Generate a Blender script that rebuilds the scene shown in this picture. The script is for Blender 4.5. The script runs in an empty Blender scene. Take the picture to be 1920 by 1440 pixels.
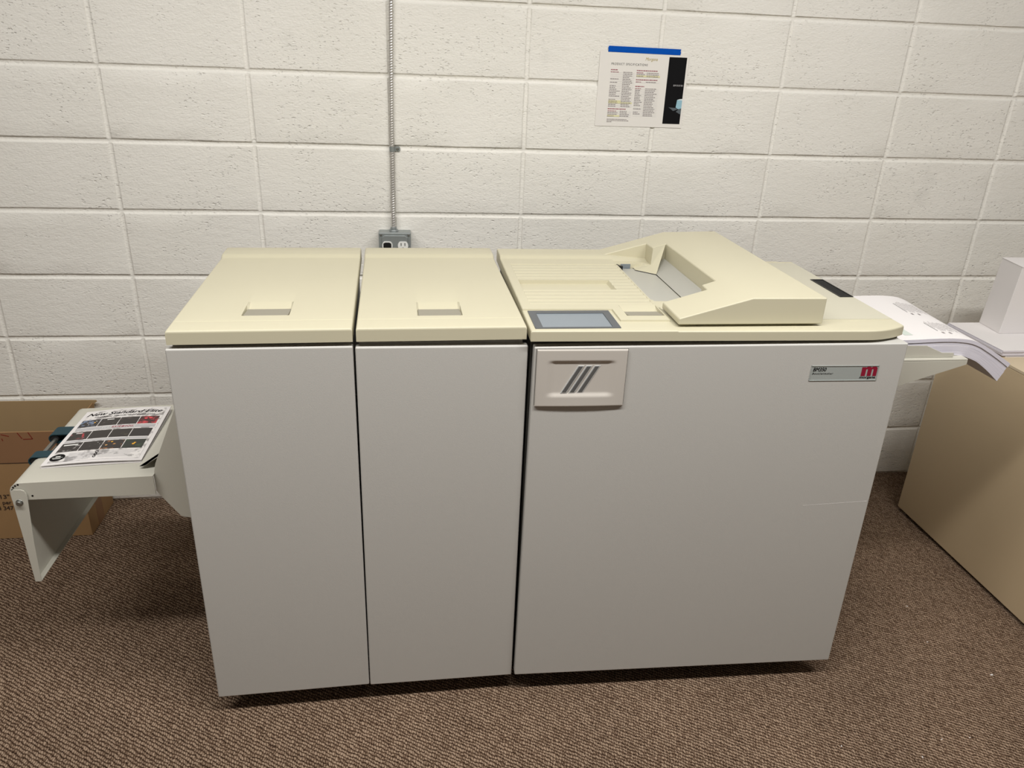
import bpy, bmesh, math, random
from mathutils import Vector, Matrix
random.seed(7)
S = bpy.context.scene
C = S.collection
PI = math.pi
W = {}                      # world location of every object built

# ------------------------------------------------------------------ materials
def lin(c):
    c /= 255.0
    return c / 12.92 if c <= 0.04045 else ((c + 0.055) / 1.055) ** 2.4
def rgb(r, g, b): return (lin(r), lin(g), lin(b), 1)
MATS = {}
def mat(name, col, rough=0.5, metal=0.0, spec=0.5, var=0.0, vscale=8, bump=0.0, bscale=400, coat=0.0):
    m = bpy.data.materials.new(name); m.use_nodes = True
    nt = m.node_tree; b = nt.nodes['Principled BSDF']
    b.inputs['Base Color'].default_value = col
    b.inputs['Roughness'].default_value = rough
    b.inputs['Metallic'].default_value = metal
    b.inputs['Specular IOR Level'].default_value = spec
    b.inputs['Coat Weight'].default_value = coat
    tc = nt.nodes.new('ShaderNodeTexCoord')
    if var:
        n = nt.nodes.new('ShaderNodeTexNoise'); n.inputs['Scale'].default_value = vscale
        n.inputs['Detail'].default_value = 5
        nt.links.new(tc.outputs['Object'], n.inputs['Vector'])
        mr = nt.nodes.new('ShaderNodeMapRange'); mr.inputs[3].default_value = 1 - var; mr.inputs[4].default_value = 1 + var
        nt.links.new(n.outputs['Fac'], mr.inputs['Value'])
        mx = nt.nodes.new('ShaderNodeVectorMath'); mx.operation = 'SCALE'
        mx.inputs[0].default_value = col[:3]
        nt.links.new(mr.outputs[0], mx.inputs['Scale'])
        nt.links.new(mx.outputs[0], b.inputs['Base Color'])
    if bump:
        n = nt.nodes.new('ShaderNodeTexNoise'); n.inputs['Scale'].default_value = bscale
        n.inputs['Detail'].default_value = 2
        nt.links.new(tc.outputs['Object'], n.inputs['Vector'])
        bp = nt.nodes.new('ShaderNodeBump'); bp.inputs['Strength'].default_value = bump
        bp.inputs['Distance'].default_value = 0.001
        nt.links.new(n.outputs['Fac'], bp.inputs['Height'])
        nt.links.new(bp.outputs[0], b.inputs['Normal'])
    MATS[name] = m
    return m

cream = mat('cream_plastic', rgb(199, 193, 168), 0.42, var=0.02, vscale=5, bump=0.10, bscale=1500)
door_paint = mat('powder_coated_door', rgb(190, 188, 183), 0.45, var=0.015, vscale=3, bump=0.22, bscale=700)
tray_paint = mat('powder_coated_tray', rgb(194, 191, 179), 0.45, bump=0.2, bscale=900)
dark_metal = mat('dark_frame_metal', rgb(70, 70, 66), 0.6)
black_plastic = mat('black_plastic', rgb(16, 16, 17), 0.4)
black_rubber = mat('black_rubber', rgb(12, 12, 12), 0.8)
grey_plate = mat('grey_latch_plastic', rgb(146, 141, 127), 0.5)
feed_grey = mat('satin_feed_steel', rgb(182, 181, 173), 0.38, metal=0.15)
slate = mat('slate_plastic', rgb(120, 128, 134), 0.5)
bezel_grey = mat('bezel_grey', rgb(88, 91, 94), 0.5)
screen_glass = mat('screen_glass', rgb(128, 137, 145), 0.3)
chrome = mat('chrome', rgb(215, 218, 218), 0.15, metal=1)
dark_chrome = mat('smoked_chrome', rgb(120, 122, 122), 0.35, metal=0.55)
rim_chrome = mat('satin_chrome_rim', rgb(205, 207, 206), 0.3, metal=0.35)
emblem_paint = mat('emblem_panel_plastic', rgb(192, 186, 178), 0.42)
silver_label = mat('silver_label', rgb(176, 182, 179), 0.45, metal=0.25)
ink = mat('black_ink', rgb(18, 17, 18), 0.7, spec=0.15)
maroon = mat('maroon_ink', rgb(138, 16, 46), 0.5)
teal = mat('teal_belt', rgb(18, 54, 64), 0.6)
steel = mat('brushed_steel', rgb(150, 150, 146), 0.35, metal=0.9)
zinc = mat('zinc_plate', rgb(158, 164, 164), 0.42, metal=0.6, var=0.06, vscale=60)
armour = mat('flexible_steel_armour', rgb(206, 203, 199), 0.34, metal=0.7)
white_plastic = mat('white_plastic', rgb(232, 232, 228), 0.35)
paper = mat('white_paper', rgb(226, 222, 221), 0.85, spec=0.2)
poster_paper = mat('poster_paper', rgb(232, 228, 222), 0.7, spec=0.3)
tape_blue = mat('blue_tape', rgb(4, 80, 178), 0.7, spec=0.08, var=0.08, vscale=90)
tan = mat('tan_cabinet_paint', rgb(199, 178, 145), 0.5, var=0.03, vscale=2.5)
tan_top = mat('tan_cabinet_top', rgb(205, 188, 160), 0.5)
kraft = mat('kraft_cardboard', rgb(158, 124, 84), 0.85, var=0.06, vscale=14, bump=0.15, bscale=250)
kraft_in = mat('kraft_cardboard_inside', rgb(166, 140, 102), 0.85, var=0.05, vscale=14)
kraft_tape = mat('brown_packing_tape', rgb(142, 106, 76), 0.5, var=0.06, vscale=10)
box_ink = mat('brown_box_ink', rgb(62, 44, 32), 0.8)
box_pen = mat('red_brown_marker', rgb(120, 38, 20), 0.8)
head_ink = mat('dark_grey_print', rgb(70, 66, 66), 0.7)
grey_ink = mat('grey_print', rgb(142, 134, 134), 0.7)
pale_ink = mat('pale_grey_print', rgb(186, 184, 186), 0.7)
rose_ink = mat('rose_print', rgb(158, 92, 102), 0.7)
gold_ink = mat('gold_handwriting', rgb(168, 150, 60), 0.7)
yellow_hl = mat('yellow_highlighter', rgb(230, 225, 178), 0.7)
photo_black = mat('poster_photo_black', rgb(16, 16, 18), 0.6, spec=0.12)
photo_blue = mat('poster_photo_blue', rgb(150, 190, 205), 0.5)
photo_pale = mat('poster_photo_pale', rgb(224, 232, 234), 0.5)
photo_grey = mat('poster_photo_grey', rgb(84, 92, 98), 0.5)
green_ink = mat('pale_green_print', rgb(196, 204, 196), 0.8)
room_paint = mat('room_paint', rgb(175, 171, 164), 0.8)

# stack edges: fine sheet lines along the thickness
def sheets_mat():
    m = bpy.data.materials.new('paper_edges'); m.use_nodes = True
    nt = m.node_tree; b = nt.nodes['Principled BSDF']; b.inputs['Roughness'].default_value = 0.9
    tc = nt.nodes.new('ShaderNodeTexCoord'); mp = nt.nodes.new('ShaderNodeMapping')
    mp.inputs['Scale'].default_value = (3, 3, 900)
    n = nt.nodes.new('ShaderNodeTexNoise'); n.inputs['Scale'].default_value = 1; n.inputs['Detail'].default_value = 3
    cr = nt.nodes.new('ShaderNodeValToRGB')
    cr.color_ramp.elements[0].position = 0.35; cr.color_ramp.elements[0].color = rgb(196, 192, 204)
    cr.color_ramp.elements[1].position = 0.6; cr.color_ramp.elements[1].color = rgb(226, 223, 232)
    nt.links.new(tc.outputs['UV'], mp.inputs['Vector']); nt.links.new(mp.outputs[0], n.inputs['Vector'])
    nt.links.new(n.outputs['Fac'], cr.inputs['Fac']); nt.links.new(cr.outputs[0], b.inputs['Base Color'])
    return m
paper_edge = sheets_mat()

# magazine pictures: dark artwork with small flecks of colour
def art_mat(name, base, fleck, thr, scale, off):
    m = bpy.data.materials.new(name); m.use_nodes = True
    nt = m.node_tree; b = nt.nodes['Principled BSDF']; b.inputs['Roughness'].default_value = 0.35
    tc = nt.nodes.new('ShaderNodeTexCoord'); mp = nt.nodes.new('ShaderNodeMapping')
    mp.inputs['Location'].default_value = (off, off * 1.7, 0)
    n = nt.nodes.new('ShaderNodeTexNoise'); n.inputs['Scale'].default_value = scale; n.inputs['Detail'].default_value = 4
    cr = nt.nodes.new('ShaderNodeValToRGB')
    cr.color_ramp.elements[0].position = thr; cr.color_ramp.elements[0].color = base
    cr.color_ramp.elements[1].position = thr + 0.14; cr.color_ramp.elements[1].color = fleck
    nt.links.new(tc.outputs['Object'], mp.inputs['Vector']); nt.links.new(mp.outputs[0], n.inputs['Vector'])
    nt.links.new(n.outputs['Fac'], cr.inputs['Fac']); nt.links.new(cr.outputs[0], b.inputs['Base Color'])
    return m
K = rgb(42, 36, 36)
arts = [art_mat('art_%d' % i, *a) for i, a in enumerate([
    (K, rgb(120, 140, 170), .52, 90, 1), (K, rgb(110, 104, 100), .60, 90, 2), (K, rgb(84, 70, 70), .60, 60, 3), (rgb(60, 16, 22), rgb(205, 60, 70), .48, 60, 4),
    (K, rgb(190, 96, 104), .58, 70, 5), (K, rgb(74, 66, 66), .60, 60, 6), (K, rgb(84, 74, 58), .60, 60, 7), (rgb(40, 36, 38), rgb(60, 56, 56), .62, 60, 8),
    (K, rgb(170, 166, 164), .57, 120, 9), (K, rgb(120, 116, 112), .62, 90, 10), (K, rgb(190, 120, 60), .57, 80, 11), (rgb(36, 42, 38), rgb(60, 84, 60), .58, 60, 12)])]
grunge = art_mat('grunge_print', rgb(230, 226, 224), rgb(150, 146, 145), .50, 60, 3)
orange = mat('orange_print', rgb(230, 170, 40), 0.4)
gold_pic = mat('ochre_print', rgb(200, 150, 90), 0.4)
red_pic = mat('red_print', rgb(220, 70, 80), 0.4)

# painted concrete block: orange-peel paint, sparse pits
def wall_mat():
    m = bpy.data.materials.new('painted_concrete_block'); m.use_nodes = True
    nt = m.node_tree; N = nt.nodes; L = nt.links; b = N['Principled BSDF']
    b.inputs['Roughness'].default_value = 0.5; b.inputs['Specular IOR Level'].default_value = 0.35
    tc = N.new('ShaderNodeTexCoord')
    v = N.new('ShaderNodeTexNoise'); v.inputs['Scale'].default_value = 1.6; v.inputs['Detail'].default_value = 4
    L.new(tc.outputs['Object'], v.inputs['Vector'])
    cr = N.new('ShaderNodeValToRGB')
    cr.color_ramp.elements[0].position = 0.3; cr.color_ramp.elements[0].color = rgb(231, 228, 220)
    cr.color_ramp.elements[1].position = 0.7; cr.color_ramp.elements[1].color = rgb(237, 234, 227)
    L.new(v.outputs['Fac'], cr.inputs['Fac'])
    # scuffs
    sc = N.new('ShaderNodeTexNoise'); sc.inputs['Scale'].default_value = 5; sc.inputs['Detail'].default_value = 3
    L.new(tc.outputs['Object'], sc.inputs['Vector'])
    smr = N.new('ShaderNodeMapRange'); smr.inputs[1].default_value = 0.70; smr.inputs[2].default_value = 0.8; smr.inputs[3].default_value = 1; smr.inputs[4].default_value = 0.9
    L.new(sc.outputs['Fac'], smr.inputs['Value'])
    mul = N.new('ShaderNodeVectorMath'); mul.operation = 'SCALE'
    L.new(cr.outputs[0], mul.inputs[0]); L.new(smr.outputs[0], mul.inputs['Scale'])
    L.new(mul.outputs[0], b.inputs['Base Color'])
    mp = N.new('ShaderNodeMapping'); mp.inputs['Scale'].default_value = (0.7, 1, 1.3)
    L.new(tc.outputs['Object'], mp.inputs['Vector'])
    n1 = N.new('ShaderNodeTexNoise'); n1.inputs['Scale'].default_value = 190; n1.inputs['Detail'].default_value = 3
    L.new(mp.outputs[0], n1.inputs['Vector'])
    n0 = N.new('ShaderNodeTexNoise'); n0.inputs['Scale'].default_value = 45; n0.inputs['Detail'].default_value = 2
    L.new(mp.outputs[0], n0.inputs['Vector'])
    def pits(scale, keep, radius):
        jit = N.new('ShaderNodeTexNoise'); jit.inputs['Scale'].default_value = scale * 1.3; L.new(mp.outputs[0], jit.inputs['Vector'])
        ja = N.new('ShaderNodeVectorMath'); ja.operation = 'MULTIPLY_ADD'; ja.inputs[1].default_value = (1.1 / scale,) * 3
        L.new(jit.outputs['Color'], ja.inputs[0]); L.new(mp.outputs[0], ja.inputs[2])
        vo = N.new('ShaderNodeTexVoronoi'); vo.inputs['Scale'].default_value = scale; L.new(ja.outputs[0], vo.inputs['Vector'])
        sx = N.new('ShaderNodeSeparateXYZ'); L.new(vo.outputs['Color'], sx.inputs[0])
        th = N.new('ShaderNodeMapRange'); th.inputs[1].default_value = keep; th.inputs[2].default_value = min(.999, keep + .02); L.new(sx.outputs[0], th.inputs['Value'])
        dd = N.new('ShaderNodeMapRange'); dd.interpolation_type = 'SMOOTHSTEP'; dd.inputs[1].default_value = radius * .3; dd.inputs[2].default_value = radius; dd.inputs[3].default_value = -1; dd.inputs[4].default_value = 0
        L.new(vo.outputs['Distance'], dd.inputs['Value'])
        mu = N.new('ShaderNodeMath'); mu.operation = 'MULTIPLY'; L.new(th.outputs[0], mu.inputs[0]); L.new(dd.outputs[0], mu.inputs[1])
        return mu.outputs[0]
    # where pits cluster
    n3 = N.new('ShaderNodeTexNoise'); n3.inputs['Scale'].default_value = 7; n3.inputs['Detail'].default_value = 2; L.new(tc.outputs['Object'], n3.inputs['Vector'])
    cl = N.new('ShaderNodeMapRange'); cl.inputs[1].default_value = .42; cl.inputs[2].default_value = .62; cl.inputs[3].default_value = .12; cl.inputs[4].default_value = 1; L.new(n3.outputs['Fac'], cl.inputs['Value'])
    pa = N.new('ShaderNodeMath'); pa.operation = 'ADD'; L.new(pits(95, .80, .42), pa.inputs[0]); L.new(pits(190, .86, .45), pa.inputs[1])
    pm = N.new('ShaderNodeMath'); pm.operation = 'MULTIPLY'; L.new(pa.outputs[0], pm.inputs[0]); L.new(cl.outputs[0], pm.inputs[1])
    h0 = N.new('ShaderNodeMath'); h0.operation = 'MULTIPLY_ADD'; h0.inputs[1].default_value = 0.9; L.new(n1.outputs['Fac'], h0.inputs[0]); L.new(pm.outputs[0], h0.inputs[2])
    h = N.new('ShaderNodeMath'); h.operation = 'MULTIPLY_ADD'; h.inputs[1].default_value = 0.8; L.new(n0.outputs['Fac'], h.inputs[0]); L.new(h0.outputs[0], h.inputs[2])
    bp = N.new('ShaderNodeBump'); bp.inputs['Strength'].default_value = 0.9; bp.inputs['Distance'].default_value = 0.0016
    L.new(h.outputs[0], bp.inputs['Height']); L.new(bp.outputs[0], b.inputs['Normal'])
    return m
wall_m = wall_mat()

def carpet_mat():
    m = bpy.data.materials.new('brown_loop_carpet'); m.use_nodes = True
    nt = m.node_tree; N = nt.nodes; L = nt.links; b = N['Principled BSDF']
    b.inputs['Roughness'].default_value = 0.95; b.inputs['Specular IOR Level'].default_value = 0.1
    def math_(op, a, c=None, d=None):
        n = N.new('ShaderNodeMath'); n.operation = op
        for i, x in enumerate((a, c, d)):
            if x is None: continue
            if isinstance(x, (int, float)): n.inputs[i].default_value = x
            else: L.new(x, n.inputs[i])
        return n.outputs[0]
    tc = N.new('ShaderNodeTexCoord')
    wob = N.new('ShaderNodeTexNoise'); wob.inputs['Scale'].default_value = 55; wob.inputs['Detail'].default_value = 2
    L.new(tc.outputs['Object'], wob.inputs['Vector'])
    wo = N.new('ShaderNodeVectorMath'); wo.operation = 'MULTIPLY_ADD'
    wo.inputs[1].default_value = (0.011, 0.011, 0)
    L.new(wob.outputs['Color'], wo.inputs[0]); L.new(tc.outputs['Object'], wo.inputs[2])
    rot = N.new('ShaderNodeVectorRotate'); rot.rotation_type = 'Z_AXIS'; rot.inputs['Angle'].default_value = math.radians(33)
    L.new(wo.outputs[0], rot.inputs['Vector'])
    sp = N.new('ShaderNodeSeparateXYZ'); L.new(rot.outputs[0], sp.inputs[0])
    r = math_('MULTIPLY', sp.outputs[1], 1 / 0.0086)
    row = math_('FLOOR', r); f = math_('FRACT', r)
    rh = N.new('ShaderNodeTexWhiteNoise'); rh.noise_dimensions = '1D'; L.new(row, rh.inputs['W'])
    u = math_('MULTIPLY', sp.outputs[0], 1 / 0.0068)
    u = math_('ADD', u, math_('MULTIPLY', f, 0.9)); u = math_('ADD', u, math_('MULTIPLY', rh.outputs['Value'], 0.35))
    u = math_('ADD', u, math_('MULTIPLY', row, 0.37))
    hu = math_('SINE', math_('MULTIPLY', math_('FRACT', u), PI))
    hr = math_('SINE', math_('MULTIPLY', f, PI))
    cell = N.new('ShaderNodeCombineXYZ'); L.new(math_('FLOOR', u), cell.inputs[0]); L.new(row, cell.inputs[1])
    lr = N.new('ShaderNodeTexWhiteNoise'); lr.noise_dimensions = '2D'; L.new(cell.outputs[0], lr.inputs['Vector'])
    hh = math_('MULTIPLY', math_('POWER', hr, 0.8), math_('MULTIPLY_ADD', math_('POWER', hu, 0.6), 0.7, 0.3))
    hh = math_('MULTIPLY', hh, math_('MULTIPLY_ADD', lr.outputs['Value'], 0.55, 0.70))
    fine = N.new('ShaderNodeTexNoise'); fine.inputs['Scale'].default_value = 260; fine.inputs['Detail'].default_value = 4; fine.inputs['Roughness'].default_value = .65
    L.new(tc.outputs['Object'], fine.inputs['Vector'])
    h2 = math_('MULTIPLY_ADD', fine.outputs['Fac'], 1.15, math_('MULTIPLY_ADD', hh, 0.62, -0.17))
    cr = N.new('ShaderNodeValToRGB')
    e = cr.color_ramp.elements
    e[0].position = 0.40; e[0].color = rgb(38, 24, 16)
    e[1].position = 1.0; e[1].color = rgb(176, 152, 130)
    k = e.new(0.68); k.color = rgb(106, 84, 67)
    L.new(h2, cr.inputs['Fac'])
    slow = N.new('ShaderNodeTexNoise'); slow.inputs['Scale'].default_value = 3.2; slow.inputs['Detail'].default_value = 5
    L.new(tc.outputs['Object'], slow.inputs['Vector'])
    mr = N.new('ShaderNodeMapRange'); mr.inputs[1].default_value = 0.3; mr.inputs[2].default_value = 0.7; mr.inputs[3].default_value = 0.78; mr.inputs[4].default_value = 1.00
    L.new(slow.outputs['Fac'], mr.inputs['Value'])
    cur = mr.outputs[0]
    # worn-in stains with a shape of their own
    for (sx, sy, rad, dark) in ((1.02, -1.11, 0.075, 0.68), (2.121, -1.237, 0.016, 0.5), (2.496, -0.437, 0.010, 0.4), (2.506, -0.466, 0.008, 0.4), (1.30, -1.25, 0.10, 0.86)):
        d = N.new('ShaderNodeVectorMath'); d.operation = 'DISTANCE'; d.inputs[1].default_value = (sx, sy, 0)
        L.new(wo.outputs[0], d.inputs[0])
        q = N.new('ShaderNodeMapRange'); q.interpolation_type = 'SMOOTHSTEP'
        q.inputs[1].default_value = rad * 0.2; q.inputs[2].default_value = rad; q.inputs[3].default_value = dark; q.inputs[4].default_value = 1
        L.new(d.outputs['Value'], q.inputs['Value'])
        cur = math_('MULTIPLY', cur, q.outputs[0])
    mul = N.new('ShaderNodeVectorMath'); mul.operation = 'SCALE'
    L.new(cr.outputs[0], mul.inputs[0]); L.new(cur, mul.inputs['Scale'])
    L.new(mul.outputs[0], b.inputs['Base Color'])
    bp = N.new('ShaderNodeBump'); bp.inputs['Strength'].default_value = 0.8; bp.inputs['Distance'].default_value = 0.004
    L.new(h2, bp.inputs['Height']); L.new(bp.outputs[0], b.inputs['Normal'])
    return m
carpet = carpet_mat()

# ------------------------------------------------------------------ helpers
def finish(name, bm, mats, parent=None, bevel=0, seg=2, smooth=25, matfn=None, xf=None):
    if xf is not None: bmesh.ops.transform(bm, matrix=xf, verts=bm.verts)
    bmesh.ops.recalc_face_normals(bm, faces=bm.faces)
    xs = [v.co.x for v in bm.verts]; ys = [v.co.y for v in bm.verts]; zs = [v.co.z for v in bm.verts]
    c = Vector(((min(xs) + max(xs)) / 2, (min(ys) + max(ys)) / 2, min(zs)))
    for v in bm.verts: v.co -= c
    me = bpy.data.meshes.new(name)
    bm.to_mesh(me); bm.free()
    if not isinstance(mats, (list, tuple)): mats = [mats]
    for m in mats: me.materials.append(m)
    for p in me.polygons: p.use_smooth = True
    me.set_sharp_from_angle(angle=math.radians(smooth))
    o = bpy.data.objects.new(name, me); C.objects.link(o)
    if parent is not None:
        o.parent = parent; o.location = c - W[parent.name]
    else: o.location = c
    W[o.name] = c
    if bevel:
        md = o.modifiers.new('bevel', 'BEVEL'); md.width = bevel; md.segments = seg
        md.limit_method = 'ANGLE'; md.angle_limit = math.radians(40); md.harden_normals = True
    return o
def thing(name, label, cat, loc, group=None):
    o = bpy.data.objects.new(name, None); C.objects.link(o); o.location = loc; W[o.name] = Vector(loc)
    o.empty_display_size = 0.05
    o['label'] = label; o['category'] = cat
    if group: o['group'] = group
    return o
def tag(o, label, cat, group=None):
    o['label'] = label; o['category'] = cat
    if group: o['group'] = group
    return o
def NB(): return bmesh.new()
def face(bm, pts, mi=0):
    vs = [bm.verts.new(p) for p in pts]
    f = bm.faces.new(vs); f.material_index = mi; return f
def hexa(bm, a, b, mi=0):
    """a, b: two matching quads (4 points each) joined into a solid"""
    va = [bm.verts.new(p) for p in a]; vb = [bm.verts.new(p) for p in b]
    n = len(va)
    fs = [bm.faces.new(va), bm.faces.new(vb[::-1])]
    for i in range(n): fs.append(bm.faces.new((va[i], vb[i], vb[(i + 1) % n], va[(i + 1) % n])))
    for f in fs: f.material_index = mi
def box(bm, x0, x1, y0, y1, z0, z1, mi=0):
    hexa(bm, [(x0, y0, z0), (x1, y0, z0), (x1, y1, z0), (x0, y1, z0)], [(x0, y0, z1), (x1, y0, z1), (x1, y1, z1), (x0, y1, z1)], mi)
def prism(bm, pts, axis, a, b, mi=0):
    """pts 2-D outline; axis the extrusion axis. x: (y,z)  y: (x,z)  z: (x,y)"""
    def P(p, t): return {'x': (t, p[0], p[1]), 'y': (p[0], t, p[1]), 'z': (p[0], p[1], t)}[axis]
    hexa(bm, [P(p, a) for p in pts], [P(p, b) for p in pts], mi)
def tube(bm, p0, p1, r0, r1=None, n=20, caps=True, mi=0):
    r1 = r0 if r1 is None else r1
    p0, p1 = Vector(p0), Vector(p1); d = (p1 - p0).normalized()
    u = d.orthogonal().normalized(); w = d.cross(u)
    A = [bm.verts.new(p0 + (u * math.cos(t) + w * math.sin(t)) * r0) for t in [2 * PI * i / n for i in range(n)]]
    B = [bm.verts.new(p1 + (u * math.cos(t) + w * math.sin(t)) * r1) for t in [2 * PI * i / n for i in range(n)]]
    for i in range(n):
        f = bm.faces.new((A[i], A[(i + 1) % n], B[(i + 1) % n], B[i])); f.material_index = mi
    if caps:
        f = bm.faces.new(A[::-1]); f.material_index = mi; f = bm.faces.new(B); f.material_index = mi
def heightfield(bm, xs, ys, zf, zb, mp=None):
    """solid: top follows zf(x,y), flat bottom zb, skirts; mp remaps (x,y)"""
    g = []
    for y in ys:
        row = []
        for x in xs:
            X, Y = (x, y) if mp is None else mp(x, y)
            row.append(bm.verts.new((X, Y, zf(x, y))))
        g.append(row)
    for j in range(len(ys) - 1):
        for i in range(len(xs) - 1):
            bm.faces.new((g[j][i], g[j][i + 1], g[j + 1][i + 1], g[j + 1][i]))
    rim = g[0][:] + [r[-1] for r in g[1:]] + g[-1][-2::-1] + [r[0] for r in g[-2:0:-1]]
    mid = [bm.verts.new((v.co.x, v.co.y, max(zb + .0002, v.co.z - .0006))) for v in rim]
    low = [bm.verts.new((v.co.x, v.co.y, zb)) for v in rim]
    n = len(rim)
    for i in range(n):
        bm.faces.new((rim[i], mid[i], mid[(i + 1) % n], rim[(i + 1) % n])); bm.faces.new((mid[i], low[i], low[(i + 1) % n], mid[(i + 1) % n]))
    bm.faces.new(low)
def edge_round(d, r): return 0 if d >= r else r - math.sqrt(max(0, r * r - (r - d) ** 2))
def border(a, b, r): return [a, a + r * .1, a + r * .3, a + r * .6, a + r], [b - r, b - r * .6, b - r * .3, b - r * .1, b]
def steps(vals):
    out = []
    for v in vals: out += [v - .0003, v + .0003]
    return out
def sm(t): t = max(0, min(1, t)); return t * t * (3 - 2 * t)
_tmp = [0]
def text_pts(txt, size=1.0, shear=0.0, offset=0.0, spacing=1.0, align='LEFT'):
    """letters as a flat 2-D mesh, height about `size`; returns (verts, faces, width)"""
    cu = bpy.data.curves.new('tmp_text', 'FONT'); cu.body = txt; cu.size = size; cu.shear = shear; cu.offset = offset
    cu.space_character = spacing; cu.resolution_u = 3; cu.fill_mode = 'FRONT'
    o = bpy.data.objects.new('tmp_text', cu); C.objects.link(o)
    dg = bpy.context.evaluated_depsgraph_get(); dg.update()
    me = bpy.data.meshes.new_from_object(o.evaluated_get(dg))
    vs = [(v.co.x, v.co.y) for v in me.vertices]; fs = [tuple(p.vertices) for p in me.polygons]
    bpy.data.objects.remove(o); bpy.data.curves.remove(cu); bpy.data.meshes.remove(me)
    x0 = min(v[0] for v in vs); x1 = max(v[0] for v in vs)
    return [(v[0] - x0, v[1]) for v in vs], fs, x1 - x0
def put_text(bm, txt, fn, u, v, width, height, shear=0, offset=0.0, spacing=1.0, mi=0):
    """letters scaled to width x cap height, placed at (u,v) of the surface map fn(u,v)->xyz"""
    vs, fs, w = text_pts(txt, 1.0, shear, 0.0, spacing)
    sx = width / w; sy = height / 0.7
    # heavier strokes: the letters repeated a fraction of a stroke apart
    reps = ((0, 0),) if offset <= 0 else ((0, 0), (offset, 0), (-offset, 0), (0, offset * .7), (0, -offset * .7))
    for k, (ou, ov) in enumerate(reps):
        V = []
        for a, b in vs:
            p = fn(u + (a + ou) * sx, v + (b + ov) * sy); V.append(bm.verts.new((p[0], p[1] - k * 1e-5, p[2] + k * 1e-5)))
        for f in fs:
            try: q = bm.faces.new([V[i] for i in f]); q.material_index = mi
            except ValueError: pass
def quad_on(bm, fn, u0, u1, v0, v1, mi=0, n=1, m=1):
    g = [[bm.verts.new(fn(u0 + (u1 - u0) * i / n, v0 + (v1 - v0) * j / m)) for i in range(n + 1)] for j in range(m + 1)]
    for j in range(m):
        for i in range(n):
            f = bm.faces.new((g[j][i], g[j][i + 1], g[j + 1][i + 1], g[j + 1][i])); f.material_index = mi
def struct(name, bm, m, **k):
    o = finish(name, bm, m, **k); o['kind'] = 'structure'; return o
def frame_xf(x, y, yaw): return Matrix.Translation((x, y, 0)) @ Matrix.Rotation(math.radians(yaw), 4, 'Z')

# ------------------------------------------------------------------ the room
bm = NB(); box(bm, -3.0, 6.0, -6.0, 0.10, -0.1, 0)
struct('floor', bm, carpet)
bm = NB(); box(bm, -3.0, 6.0, -6.0, 0.10, 2.78, 2.88)
struct('ceiling', bm, room_paint)
bm = NB(); box(bm, -3.1, -3.0, -6.0, 0.0, 0, 2.78); struct('wall_left', bm, room_paint)
bm = NB(); box(bm, 6.0, 6.1, -6.0, 0.0, 0, 2.78); struct('wall_right', bm, room_paint)
bm = NB(); box(bm, -3.0, 6.0, -6.1, -6.0, 0, 2.78); struct('wall_front', bm, room_paint)

# concrete-block wall, stack bond, 16 x 8 in, tooled joints as real relief
BX, BZ = 0.4064, 0.2032
def joint(d):                                        # recess depth at distance d from a joint line
    d = abs(d)
    return 0.0050 * math.sqrt(1 - (d / .0074) ** 2) if d < 0.0074 else 0
def lines(lo, hi, pitch, sub):
    out = []
    k = math.floor(lo / pitch)
    while k * pitch < hi + pitch:
        c = k * pitch
        out += [c - .0100, c - .0076, c - .0071, c - .0060, c - .0042, c - .0021, c, c + .0021, c + .0042, c + .0060, c + .0071, c + .0076, c + .0100]
        for s in range(1, sub): out.append(c + .0100 + (pitch - .0200) * s / sub)
        k += 1
    out = [x for x in out if lo < x < hi]
    return [lo] + out + [hi]
rw = random.Random(3)
def wn(a, b, c):                                     # cheap smooth wobble
    return math.sin(a * 37 + c) * .5 + math.sin(a * 91 + b * 13 + c * 2) * .3 + math.sin(a * 211 + c * 5) * .2
bm = NB()
xs = lines(-3.0, 6.0, BX, 6); zs = lines(0.0, 2.78, BZ, 4)
g = []
for z in zs:
    row = []
    for x in xs:
        kx = round(x / BX); kz = round(z / BZ)
        jx = joint(x - kx * BX + .0006 * wn(z, kx, kx * 3.1)); jz = joint(z - kz * BZ + .0007 * wn(x, kz, kz * 1.7))
        bi = math.sin(math.floor(x / BX) * 12.9 + math.floor(z / BZ) * 78.2) * 0.0006
        row.append(bm.verts.new((x, max(jx * (.8 + .2 * wn(z * .7, 1, kx)), jz) + bi * (jx == 0 and jz == 0), z)))
    g.append(row)
for j in range(len(zs) - 1):
    for i in range(len(xs) - 1): bm.faces.new((g[j][i], g[j][i + 1], g[j + 1][i + 1], g[j + 1][i]))
def strip(x0, x1, z0, z1):
    box(bm, x0, x1, 0.0, 0.10, z0, z1)
box(bm, -3.0, 6.0, 0.02, 0.10, 0, 2.78)
struct('wall_back', bm, wall_m, smooth=60)

# ------------------------------------------------------------------ shared builders for the three cabinets
def caster(parent, x, y, top=0.058):
    b = NB(); box(b, x - .022, x + .022, y - .02, y + .02, top - .006, top)
    box(b, x - .017, x - .013, y - .012, y + .012, .02, top - .005); box(b, x + .013, x + .017, y - .012, y + .012, .02, top - .005)
    c = finish('caster', b, steel, parent)
    b = NB(); tube(b, (x - .011, y, .0215), (x + .011, y, .0215), .0205, n=24)
    finish('wheel', b, black_rubber, c, bevel=.003)
def door(parent, TL, TR, BL, BR, y0, y1, th=.02):
    """front corners as (x,z); y of the left and right edges"""
    b = NB()
    F = [(BL[0], y0, BL[1]), (BR[0], y1, BR[1]), (TR[0], y1, TR[1]), (TL[0], y0, TL[1])]
    hexa(b, F, [(p[0], p[1] + th, p[2]) for p in F])
    return finish('door', b, door_paint, parent, bevel=.0035, seg=3)
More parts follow.
